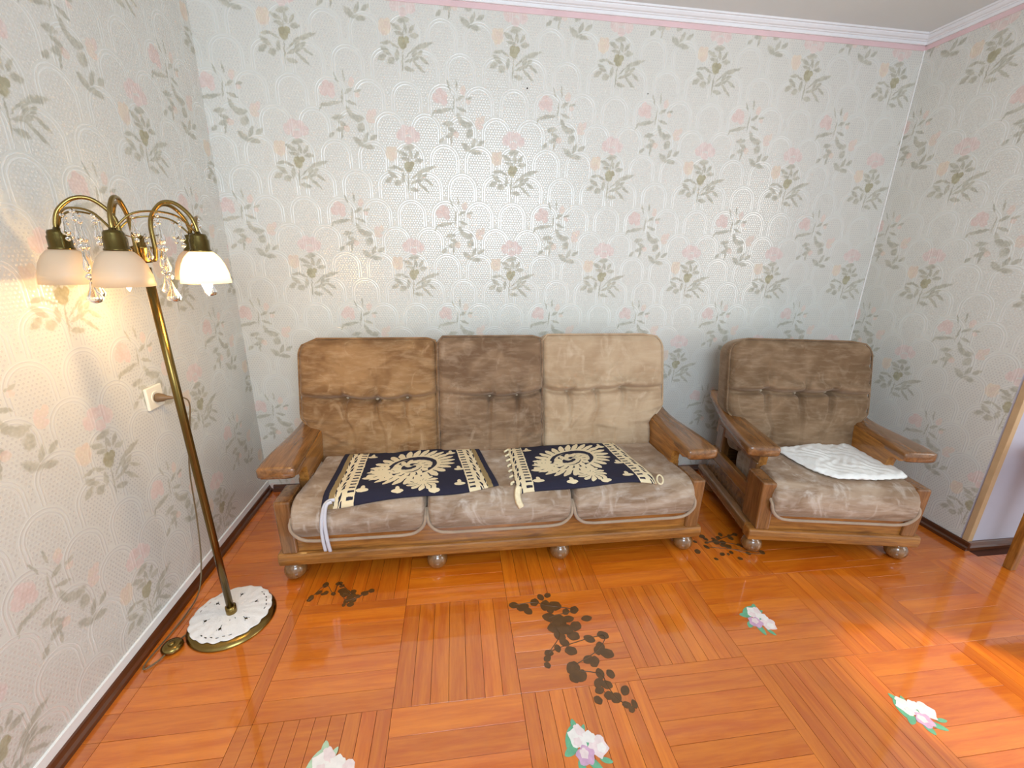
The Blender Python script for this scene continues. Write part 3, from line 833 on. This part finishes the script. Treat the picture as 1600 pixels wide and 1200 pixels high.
# ---- armchair
hA = .385
CH_LOC, CH_ROT = Vector((2.805, -.885, 0)), -math.radians(10.5)
chair = empty('armchair', CH_LOC, CH_ROT, 'oak framed armchair with brown velvet cushions in the corner', 'armchair')
base(chair, hA, .66, [(-hA+.05, .05), (hA-.05, .05), (-hA+.07, .58), (hA-.07, .58)])
for s in (-1, 1): arm(chair, s, hA-.008, .055)
seat_cushion(chair, -hA+.062, hA-.062, M['velvet_seat'], 5, True, True)
back_cushion(chair, -hA+.008, hA-.028, M['velvet_chair'], 15, True, True, [(-.19, .29), (-.02, .284), (.14, .294)], dz=-.025)

# ------------------------------------------------------------------ covers on the sofa
def cover(name, corners, label, m, u_rng=(0, 1.8), sagf=0.0, seed=1, cat='seat cover'):
    """corners (world): back-left, back-right, front-right, front-left"""
    bl, br, fr, fl = [np.array(c) for c in corners]
    nu, nv = 60, 34; V = []; F = []; UV = []
    r_ = random.Random(seed)
    for side in (0, 1):
        for j in range(nv+1):
            for i in range(nu+1):
                s, t = i/nu, j/nv
                p = (bl*(1-s)+br*s)*(1-t)+(fl*(1-s)+fr*s)*t
                p = p+np.array((0, -sagf*math.sin(s*PI)*t*t-.006*math.sin(s*9+seed)*t*t))
                z = seat_z(p[1]-SOFA.y)
                off = .0065 if side == 0 else .002
                z += off+.0018*math.sin(s*13+t*5+seed)+.0015*math.sin(t*11-s*7)+.002
                yy = p[1]
                if yy-SOFA.y < .03: yy -= off*.8*(1-(yy-SOFA.y)/.03)
                V.append((p[0], yy, z)); UV.append((u_rng[0]+(u_rng[1]-u_rng[0])*s, 1-t))
    N = (nu+1)*(nv+1); ix = lambda i, j, k: k*N+j*(nu+1)+i
    for j in range(nv):
        for i in range(nu):
            F.append((ix(i, j, 0), ix(i, j+1, 0), ix(i+1, j+1, 0), ix(i+1, j, 0)))
            F.append((ix(i, j, 1), ix(i+1, j, 1), ix(i+1, j+1, 1), ix(i, j+1, 1)))
    for i in range(nu):
        F.append((ix(i, 0, 0), ix(i+1, 0, 0), ix(i+1, 0, 1), ix(i, 0, 1))); F.append((ix(i, nv, 0), ix(i, nv, 1), ix(i+1, nv, 1), ix(i+1, nv, 0)))
    for j in range(nv):
        F.append((ix(0, j, 0), ix(0, j, 1), ix(0, j+1, 1), ix(0, j+1, 0))); F.append((ix(nu, j, 0), ix(nu, j+1, 0), ix(nu, j+1, 1), ix(nu, j, 1)))
    o = mobj(name, V, F, m)
    uvl = o.data.uv_layers.new(name='UVMap')
    li = np.empty(len(o.data.loops), np.int32); o.data.loops.foreach_get('vertex_index', li)
    uvl.data.foreach_set('uv', np.array(UV, np.float32)[li].ravel())
    tag(o, label, cat); return o
c1 = cover('seat_cover', [(.555, -.40), (1.19, -.375), (1.262, -.735), (.545, -.772)], 'navy woven seat cover with cream wreath, grey ties at its front corner', M['cover'], sagf=.012, seed=1)
c2 = cover('seat_cover', [(1.338, -.40), (1.90, -.375), (1.965, -.758), (1.335, -.774)], 'navy cover with cream wreath lying between second and third sofa seats', M['cover'], (.125, 1.66), sagf=-.01, seed=4)
# ties and tassels
def seat_pt(x, y, up_=.012): return Vector((x, y, seat_z(y-SOFA.y)+up_))
def strap(name, pts, wd, m, parent):
    P = smooth_path(pts, 6); V = []; F = []
    for i, p in enumerate(P):
        d = (P[min(i+1, len(P)-1)]-P[max(i-1, 0)]).normalized(); nn = Vector((0, -1, .35)).normalized()
        x = d.cross(nn).normalized(); nn = x.cross(d)
        for a, b in ((-1, 0), (-.5, 1), (.5, 1), (1, 0), (.5, -.4), (-.5, -.4)): V.append(p+x*(a*wd/2)+nn*(b*.0035))
    n = len(P)
    for i in range(n-1):
        for k in range(6): F.append((i*6+k, i*6+(k+1) % 6, (i+1)*6+(k+1) % 6, (i+1)*6+k))
    F.append(tuple(range(6))[::-1]); F.append(tuple((n-1)*6+k for k in range(6)))
    return mobj(name, V, F, m, parent)
k0 = Vector((.562, -.782, .382))
strap('tie', [(.60, -.776, .392), (.578, -.780, .390), (.560, -.792, .372), (.548, -.805, .31), (.545, -.806, .24), (.548, -.800, .172)], .015, M['ribbon'], c1)
strap('tie', [(.59, -.784, .388), (.572, -.790, .382), (.564, -.799, .355), (.560, -.806, .30), (.562, -.807, .23), (.566, -.800, .168)], .016, M['ribbon'], c1)
strap('tassel', [(1.345, -.762, .402), (1.336, -.782, .378), (1.340, -.798, .35), (1.352, -.803, .325)], .028, M['cream'], c2)
tube('ring', [Vector((1.975, -.762, .400))+Vector((.014*math.cos(a)-.006*math.sin(a), -.022*math.sin(a)-.006, .002-.010*math.sin(a))) for a in np.linspace(0, 2*PI, 20)[:-1]], .0038, M['cream'], c2, 6, True)
for k in range(7):
    y = -.42-.05*k
    strap('fringe', [seat_pt(1.342-.002*k, y, .008), seat_pt(1.33-.002*k, y-.006, .006), seat_pt(1.318, y-.014+.004*(k % 3), .003)], .012, M['cream'], c2)

# ------------------------------------------------------------------ white pad on the armchair
def pad():
    poly = [Vector((2.712, -.545)), Vector((2.82, -.525)), Vector((3.10, -.50)), Vector((3.14, -.53)), Vector((3.140, -.835)), Vector((3.10, -.868)), Vector((2.95, -.862)), Vector((2.79, -.832)), Vector((2.73, -.75))]
    c = sum(poly, Vector((0, 0)))/len(poly); out = []
    n = len(poly)
    for i in range(n):
        p0, p1, p2, p3 = poly[i-1], poly[i], poly[(i+1) % n], poly[(i+2) % n]
        for k in range(14):
            t = k/14
            q = .5*((2*p1)+(p2-p0)*t+(2*p0-5*p1+4*p2-p3)*t*t+(3*p1-p0-3*p2+p3)*t**3)
            lin = p1.lerp(p2, t); out.append(q.lerp(lin, .6))
    N = len(out); rings = 26; V = []; F = []
    inv = Matrix.Rotation(-CH_ROT, 2)
    for side in (0, 1):
        for j in range(rings+1):
            f = j/rings
            for i, p in enumerate(out):
                edge = 1+.012*math.sin(i*1.9)*f
                q = c+(p-c)*f*edge
                loc = inv@(q-Vector((CH_LOC.x, CH_LOC.y)))
                z = seat_z(loc.y)
                bump = .0035*math.sin(q.x*95+2*math.sin(q.y*40))*math.sin(q.y*85+1.5*math.sin(q.x*33))+.003*math.sin(q.x*31-q.y*22)
                th = .016*min(1, (1-f)*9+.25)
                V.append((q.x, q.y, z+.008+(th+bump if side == 0 else 0)))
    M_ = (rings+1)*N
    for j in range(rings):
        for i in range(N):
            i2 = (i+1) % N
            F.append((j*N+i, (j+1)*N+i, (j+1)*N+i2, j*N+i2)); F.append((M_+j*N+i, M_+j*N+i2, M_+(j+1)*N+i2, M_+(j+1)*N+i))
    for i in range(N):
        i2 = (i+1) % N; F.append((rings*N+i, M_+rings*N+i, M_+rings*N+i2, rings*N+i2))
    o = mobj('seat_pad', V, F, M['quilt'])
    tag(o, 'white quilted cotton pad lying on the armchair seat', 'seat pad')
pad()

# ------------------------------------------------------------------ floor lamp
LB = Vector((.232, -.935, 0)); LH = Vector((.240, -.990, 1.322))
lamp = empty('floor_lamp', LB, 0, 'tall brass floor lamp with five frosted glass shades and crystals', 'lamp')
L = lambda v: Vector(v)-LB
lathe('base', [(0, .028), (.03, .027), (.09, .022), (.125, .017), (.138, .012), (.145, .005), (.146, .002), (.144, 0), (0, 0)], M['brass'], lamp, 48)
tube('pole', [L(LB.lerp(LH, t)) for t in (.015, .3, .6, .975)], .0118, M['pole'], lamp, 16)
lathe('collar', [(.013, .02), (.018, .022), (.018, .06), (.013, .062)], M['brass'], lamp, 20)
hub = lathe('hub', [(0, -.022), (.017, -.02), (.021, -.014), (.021, .016), (.024, .018), (.024, .022), (.012, .026), (.009, .05), (0, .056)], M['brass'], lamp, 24, L(LH))
RING, PHI = .154, 69
soc = []
for k in range(5):
    a = math.radians(PHI+72*k); d = Vector((math.cos(a), math.sin(a), 0))
    c = LH+d*RING; soc.append(c)
    pts = [LH+d*.019+Vector((0, 0, -.012)), LH+d*.030+Vector((0, 0, -.010)), LH+d*.036+Vector((0, 0, .02)), LH+d*.037+Vector((0, 0, .075)), LH+d*.048+Vector((0, 0, .108)),
           LH+d*.078+Vector((0, 0, .136)), LH+d*.112+Vector((0, 0, .134)), LH+d*.142+Vector((0, 0, .106)), LH+d*.153+Vector((0, 0, .075)), LH+d*.154+Vector((0, 0, .05))]
    tube('arm', [L(p) for p in smooth_path(pts, 6)], .0052, M['brass'], lamp, 10)
    lathe('socket_cap', [(0, .066), (.006, .065), (.008, .060), (.018, .058), (.021, .052), (.021, .046), (.0235, .042), (.0235, .018), (.026, .016), (.026, .012), (0, .012)], M['bronze'], lamp, 24, L(c))
    sh = [(.021, .014), (.031, .009), (.042, -.004), (.051, -.022), (.0575, -.046), (.0605, -.072), (.0585, -.072), (.0555, -.046), (.049, -.023), (.0405, -.007), (.030, .005), (.021, .010)]
    V = []; F = []; seg = 40
    for r, z in sh:
        for q in range(seg):
            t = 2*PI*q/seg; V.append(L(c)+Vector((r*math.cos(t), r*math.sin(t), z)))
    n = len(sh)
    for i in range(n):
        i2 = (i+1) % n
        for q in range(seg):
            q2 = (q+1) % seg; F.append((i*seg+q, i2*seg+q, i2*seg+q2, i*seg+q2))
    lamp_shade = mobj('lamp_shade', V, F, M['frost'], lamp)
    bulbprof = [(.010, .012), (.010, -.012), (.0145, -.024), (.0175, -.042), (.0165, -.062), (.012, -.082), (.006, -.098), (.002, -.106), (0, -.108)]
    lit = k in (4, 1)
    lathe('bulb', [(r_, z_ if lit else .012+(z_-.012)*.6) for r_, z_ in bulbprof], M['bulb'] if k == 4 else M['bulb_dim'] if lit else M['frost'], lamp, 18, L(c))
    if lit:
        ld = bpy.data.lights.new('bulb_glow', 'POINT'); ld.energy = 4.0 if k == 4 else .6; ld.color = (1, .61, .23); ld.shadow_soft_size = .035
        lo_ = bpy.data.objects.new('bulb_glow', ld); C.objects.link(lo_); lo_.location = c+Vector((0, 0, -.125))
def drop(name, c, r, h, parent):
    """faceted pear-shaped pendant hanging from c"""
    return lathe(name, [(0, 0), (.0025, -.002), (r*.45, -h*.38), (r*.9, -h*.66), (r, -h*.78), (r*.75, -h*.93), (0, -h)], M['crystal'], parent, 8, c)
def bead(name, c, r, parent):
    return lathe(name, [(0, r), (r*.75, r*.55), (r, 0), (r*.75, -r*.55), (0, -r)], M['crystal'], parent, 8, c)
for k in range(5):
    p0, p1 = soc[k]+Vector((0, 0, .058)), soc[(k+1) % 5]+Vector((0, 0, .058))
    mid = (p0+p1)/2+((p0+p1)/2-LH)*.12; mid.z = LH.z+.108
    q0 = p0.lerp(mid, .45)+Vector((0, 0, .018)); q1 = p1.lerp(mid, .45)+Vector((0, 0, .018))
    P = smooth_path([p0, q0, mid, q1, p1], 6)
    tube('swag', [L(p) for p in P], .0028, M['brass'], lamp, 6)
    z = mid.z-.004
    def hang(pt, items):
        zz = pt.z
        tube('wire', [L(pt), L((pt.x, pt.y, pt.z-sum(i[2] for i in items)+.002))], .0006, M['brass'], lamp, 4)
        for typ, r, h in items:
            c_ = L((pt.x, pt.y, zz))
            if typ == 'd': drop('crystal_drop', c_, r, h, lamp)
            else: bead('crystal_bead', c_-Vector((0, 0, h/2)), r, lamp)
            zz -= h
    hang(mid, [('b', .006, .016), ('b', .007, .018), ('d', .008, .045), ('b', .0085, .02), ('d', .008, .05), ('b', .009, .022), ('d', .017, .055)])
    for qq, items in ((q0, [('b', .005, .012), ('d', .010, .042), ('b', .006, .014)]), (q1, [('b', .005, .014), ('b', .006, .014), ('d', .008, .034), ('b', .007, .016)])):
        hang(Vector(qq), items)
for k in range(5):
    a = math.radians(PHI+36+72*k); pt = LH+Vector((.045*math.cos(a), .045*math.sin(a), .055))
    tube('wire', [L(LH+Vector((0, 0, .04))), L(pt)], .0012, M['brass'], lamp, 4)
    hang(pt, [('b', .006, .014), ('b', .006, .014), ('d', .009, .04)])
# cord, switch, plug
cordp = [(.012+.05, -.728, .822), (.085, -.715, .818), (.10, -.70, .79), (.085, -.70, .70), (.05, -.70, .52), (.036, -.70, .30), (.038, -.735, .12), (.045, -.80, .02), (.050, -.90, .006), (.044, -1.0, .006), (.036, -1.09, .006), (.045, -1.125, .006), (.07, -1.10, .006), (.085, -1.065, .008)]
tube('cord', [L(p) for p in smooth_path(cordp, 8)], .0028, M['cord'], lamp, 6)
tube('cord', [L(p) for p in smooth_path([(.088, -1.03, .008), (.10, -1.0, .005), (.115, -.975, .005), (.14, -.955, .006)], 6)], .0028, M['cord'], lamp, 6)
fs = lathe('foot_switch', [(0, .022), (.018, .022), (.028, .019), (.033, .012), (.033, .004), (.030, 0), (0, 0)], M['brass'], lamp, 24, L((.086, -1.046, 0)))
lathe('switch_button', [(0, .028), (.009, .027), (.011, .024), (.011, .020), (0, .020)], M['brass'], fs, 16, L((.086, -1.046, 0)))
pl = lathe('plug', [(0, 0), (.016, 0), (.017, .006), (.014, .022), (.008, .034), (.0045, .052), (.004, .055), (0, .056)], M['plug'], lamp, 16, L((.0125, -.728, .822)), (1, .05, -.05))

# ---- doily on the lamp base, with real gaps in the lace
def doily():
    c = Vector((.226, -.925)); R = .133; nr, na = 30, 144; V = []; F = []; keep = []
    def zb(r): return .0295-.0105*(r/.133)**2.2
    for side in (0, 1):
        for j in range(nr+1):
            for i in range(na):
                a = 2*PI*i/na; r = .0135+(R-.0135)*j/nr
                r *= 1+(.035*abs(math.sin(a*9))+.006*math.sin(a*23)-.012)*(j/nr)**3
                V.append((c.x+r*math.cos(a), c.y+r*math.sin(a), zb(r)+(.0028 if side == 0 else .0008)+.0012*math.sin(a*18)*(j/nr)**2))
    def hole(i, j):
        f = j/nr; a = i % 24
        if .80 < f < .86: return (i//2) % 2 == 0 and (i//24) % 2 == 0 or (i % 24 in (2, 3, 6, 7) and f < .83)
        if .40 < f < .62: return a == 11 or (f > .52 and abs(a-11) == int((f-.48)*22))
        if .26 < f < .33: return a in (3, 19)
        return False
    N = (nr+1)*na
    H = {(i, j) for j in range(nr) for i in range(na) if hole(i, j)}
    for j in range(nr):
        for i in range(na):
            if (i, j) in H: continue
            i2 = (i+1) % na
            F.append((j*na+i, (j+1)*na+i, (j+1)*na+i2, j*na+i2)); F.append((N+j*na+i, N+j*na+i2, N+(j+1)*na+i2, N+(j+1)*na+i))
    for i in range(na):
        i2 = (i+1) % na; F.append((nr*na+i, N+nr*na+i, N+nr*na+i2, nr*na+i2))
    o = mobj('doily', V, F, M['lace']); tag(o, 'white lace doily with scalloped edge on the lamp base', 'doily')
doily()

# ------------------------------------------------------------------ sockets on the walls
so = empty('wall_socket', (0, -.729, .825), 0, 'ivory wall socket on the left wall behind the lamp pole', 'socket')
box('plate', 0.0005, .012, -.041, .041, -.041, .041, M['socket'], so, .004, 3)
lathe('socket_well', [(0, .0125), (.018, .0125), (.021, .014), (.023, .0135), (.023, .011), (0, .011)], M['socket'], so, 24, (0, 0, 0), (1, 0, 0))
s2 = empty('wall_socket', (2.865, 0, .255), 0, 'small cream wall socket low on the wall behind the armchair', 'socket')
box('plate', -.035, .035, -.012, -.0005, -.03, .03, M['socket'], s2, .004, 3)
lathe('socket_well', [(0, .0125), (.015, .0125), (.018, .014), (.02, .0135), (.02, .011), (0, .011)], M['socket'], s2, 20, (0, 0, 0), (0, -1, 0))
wl = tube('wire_loop', [Vector((2.845, -.02, .235)), *smooth_path([(2.845, -.03, .23), (2.80, -.05, .17), (2.79, -.09, .09), (2.80, -.14, .012), (2.82, -.2, .006), (2.86, -.16, .006), (2.86, -.1, .02)], 6)], .003, M['dark'], None, 6)
tag(wl, 'thin dark wire hanging in a loop behind the armchair', 'wire')

for (x, z, r, lab) in ((1.456, 2.103, .0035, 'larger black nail in the wall near the top centre'), (2.063, 2.116, .0025, 'smaller dark nail right of the other nail in the wall')):
    tag(lathe('nail', [(0, .004), (r*.7, .0035), (r, .0015), (r*.4, 0), (r*.4, -.01), (0, -.012)], M['dark'], None, 10, (x, -.001, z), (0, -1, 0)), lab, 'nail', 'nails in the wallpaper')

# ------------------------------------------------------------------ wooden stool at the right edge
stool = empty('side_table', (3.83, -1.19, 0), 0, 'reddish wooden side table at right edge, only a leg showing', 'table')
for sx in (-1, 1):
    for sy_ in (-1, 1):
        bm = bmesh.new(); add_box(bm, sx*.225-.022, sx*.225+.022, sy_*.16-.022, sy_*.16+.022, 0, .56, .004)
        for v in bm.verts:
            t = 1-.25*max(0, (.3-v.co.z)/.3); v.co.x = sx*.225+(v.co.x-sx*.225)*t; v.co.y = sy_*.16+(v.co.y-sy_*.16)*t
        bobj('leg', bm, M['oak_z'], stool)
box('apron', -.22, .22, -.165, .165, .48, .56, M['oak_x'], stool, .003)
box('tabletop', -.27, .27, -.21, .21, .56, .585, M['oak_x'], stool, .008)

# ------------------------------------------------------------------ stickers on the floor
def blob(name, cx, cyy, a, b, ang, z, m, parent, kind='leaf', n=16, seed=0):
    """thin slab: leaf (pointed) or petal cluster (lobed)"""
    r_ = random.Random(seed*7+n); V = []; ca, sa = math.cos(ang), math.sin(ang); pts = []
    for k in range(n):
        t = 2*PI*k/n
        if kind == 'leaf':
            x = math.cos(t); y = math.sin(t)*(1-.35*abs(math.cos(t))**3)*.9
            if abs(x) > .95: y *= .2
        elif kind == 'round':
            x, y = math.cos(t)*(1+.06*math.sin(5*t)), math.sin(t)*(1+.06*math.sin(5*t+1))
        else:
            s = 1+.13*math.sin(5*t+seed)+.05*math.sin(9*t); x, y = s*math.cos(t), s*math.sin(t)
        x *= a; y *= b
        pts.append((cx+x*ca-y*sa, cyy+x*sa+y*ca))
    for zz in (z+.0003, 0.00035): V += [(x, y, zz) for x, y in pts]
    F = [tuple(range(n)), tuple(range(n, 2*n))[::-1]]+[(k, n+k, n+(k+1) % n, (k+1) % n) for k in range(n)]
    return mobj(name, V, F, m, parent, smooth=False)
def flower_sticker(loc, rz, sc_, label, pal=0):
    e = empty('flower_sticker', loc, rz, label, 'sticker', 'flower stickers on the parquet')
    g = M['st_pale'] if pal else M['st_green']
    z0 = .0006; S = sc_
    for i, (x, y, a, b, ang) in enumerate(((-.030, .030, .034, .014, 1.0), (-.040, -.004, .024, .013, .3), (-.026, -.045, .020, .012, 1.3), (.008, -.050, .032, .012, -1.0), (.022, .008, .022, .010, 1.0), (-.006, .056, .020, .010, 1.5), (.045, -.052, .018, .008, -.5), (.012, .036, .02, .008, .9))):
        blob('leaf', x*S, y*S, a*S, b*S, ang, z0+.00006*i, g, e, 'leaf', 16, i)
    for i, (x, y, a, b, ang, mm) in enumerate(((-.008, .022, .026, .030, .3, 'st_white'), (.004, .040, .012, .020, .4, 'st_pink'), (.038, -.012, .028, .030, .2, 'st_pink'), (.024, .016, .016, .018, .9, 'st_white'), (-.006, -.026, .026, .025, 0, 'st_white' if pal else 'st_lilac'), (-.008, -.020, .012, .014, 0, 'st_pink'), (.046, -.020, .013, .013, 0, 'st_white'), (-.014, .012, .012, .012, 0, 'st_pink'))):
        blob('petal', x*S, y*S, a*S, b*S, ang, z0+.0006+.00008*i, M[mm], e, 'petal', 20, i+3)
    return e
flower_sticker((1.432, -1.515, 0), .15, 1.0, 'flower sticker of pink and lilac roses below the dark leaf spray', 0)
flower_sticker((2.238, -1.158, 0), -.55, .98, 'flower sticker on the floor in front of the armchair', 0)
flower_sticker((2.492, -1.548, 0), .35, .92, 'flower sticker nearest the right edge of the floor', 0)
flower_sticker((.722, -1.500, 0), .2, 1.15, 'pale flower sticker at the lower left, below the lamp', 1)
def leaf_spray(loc, pts, label, seed):
    e = empty('leaf_sticker', loc, 0, label, 'sticker', 'dark leaf stickers on the parquet')
    r_ = random.Random(seed)
    for i, (x, y, r) in enumerate(pts):
        r *= .92; blob('leaf', x-loc[0], y-loc[1], r, r*r_.uniform(.7, .9), r_.uniform(0, PI), .0005+.00005*(i % 9), M['leafdark'], e, 'round' if i % 2 else 'leaf', 16, i)
    st_ = smooth_path([(pts[k][0]-loc[0], pts[k][1]-loc[1], .0006) for k in range(0, len(pts), 3)], 3)
    tube('stem', st_, .0016, M['leafdark'], e, 5)
spray1 = [(1.300, -.990, .022), (1.335, -1.005, .028), (1.352, -1.025, .022), (1.385, -.985, .022), (1.415, -.962, .020), (1.445, -.955, .016), (1.425, -1.005, .030), (1.462, -1.012, .030), (1.44, -1.03, .02),
          (1.535, -1.04, .022), (1.572, -1.085, .024), (1.500, -1.045, .018), (1.43, -1.065, .032), (1.465, -1.085, .034), (1.50, -1.08, .026), (1.44, -1.11, .032), (1.48, -1.125, .034), (1.52, -1.115, .026), (1.45, -1.15, .026), (1.50, -1.155, .026), (1.46, -1.18, .022),
          (1.395, -1.215, .018), (1.385, -1.235, .016), (1.38, -1.26, .014), (1.43, -1.20, .018), (1.475, -1.215, .024), (1.555, -1.175, .024), (1.61, -1.165, .024), (1.585, -1.21, .022), (1.60, -1.24, .026), (1.57, -1.225, .02), (1.545, -1.265, .024), (1.525, -1.255, .022),
          (1.465, -1.28, .028), (1.485, -1.31, .026), (1.46, -1.315, .02), (1.55, -1.31, .022), (1.585, -1.315, .018), (1.535, -1.34, .022), (1.56, -1.35, .02), (1.53, -1.365, .018), (1.515, -1.395, .016), (1.575, -1.395, .022), (1.555, -1.385, .018), (1.612, -1.375, .02), (1.60, -1.42, .016), (1.625, -1.42, .016), (1.61, -1.435, .012)]
leaf_spray((1.45, -1.15, 0), spray1, 'long dark leaf spray trailing across the middle of the floor', 2)
rs = random.Random(5)
def cluster(x, y, n, sx, sy_): return [(x+rs.gauss(0, sx), y+rs.gauss(0, sy_), rs.uniform(.010, .020)) for _ in range(n)]
leaf_spray((.57, -.85, 0), cluster(.55, -.84, 14, .05, .02)+cluster(.63, -.875, 10, .03, .02)+[(.70, -.862, .018), (.725, -.85, .014), (.655, -.915, .016), (.66, -.895, .016)], 'dark leaf spray on the floor before the left end of the sofa', 3)
leaf_spray((2.35, -.73, 0), cluster(2.34, -.70, 16, .05, .04)+cluster(2.40, -.80, 8, .05, .03)+[(2.28, -.74, .018), (2.44, -.69, .018)], 'dark leaf spray on the floor between the sofa and armchair', 4)
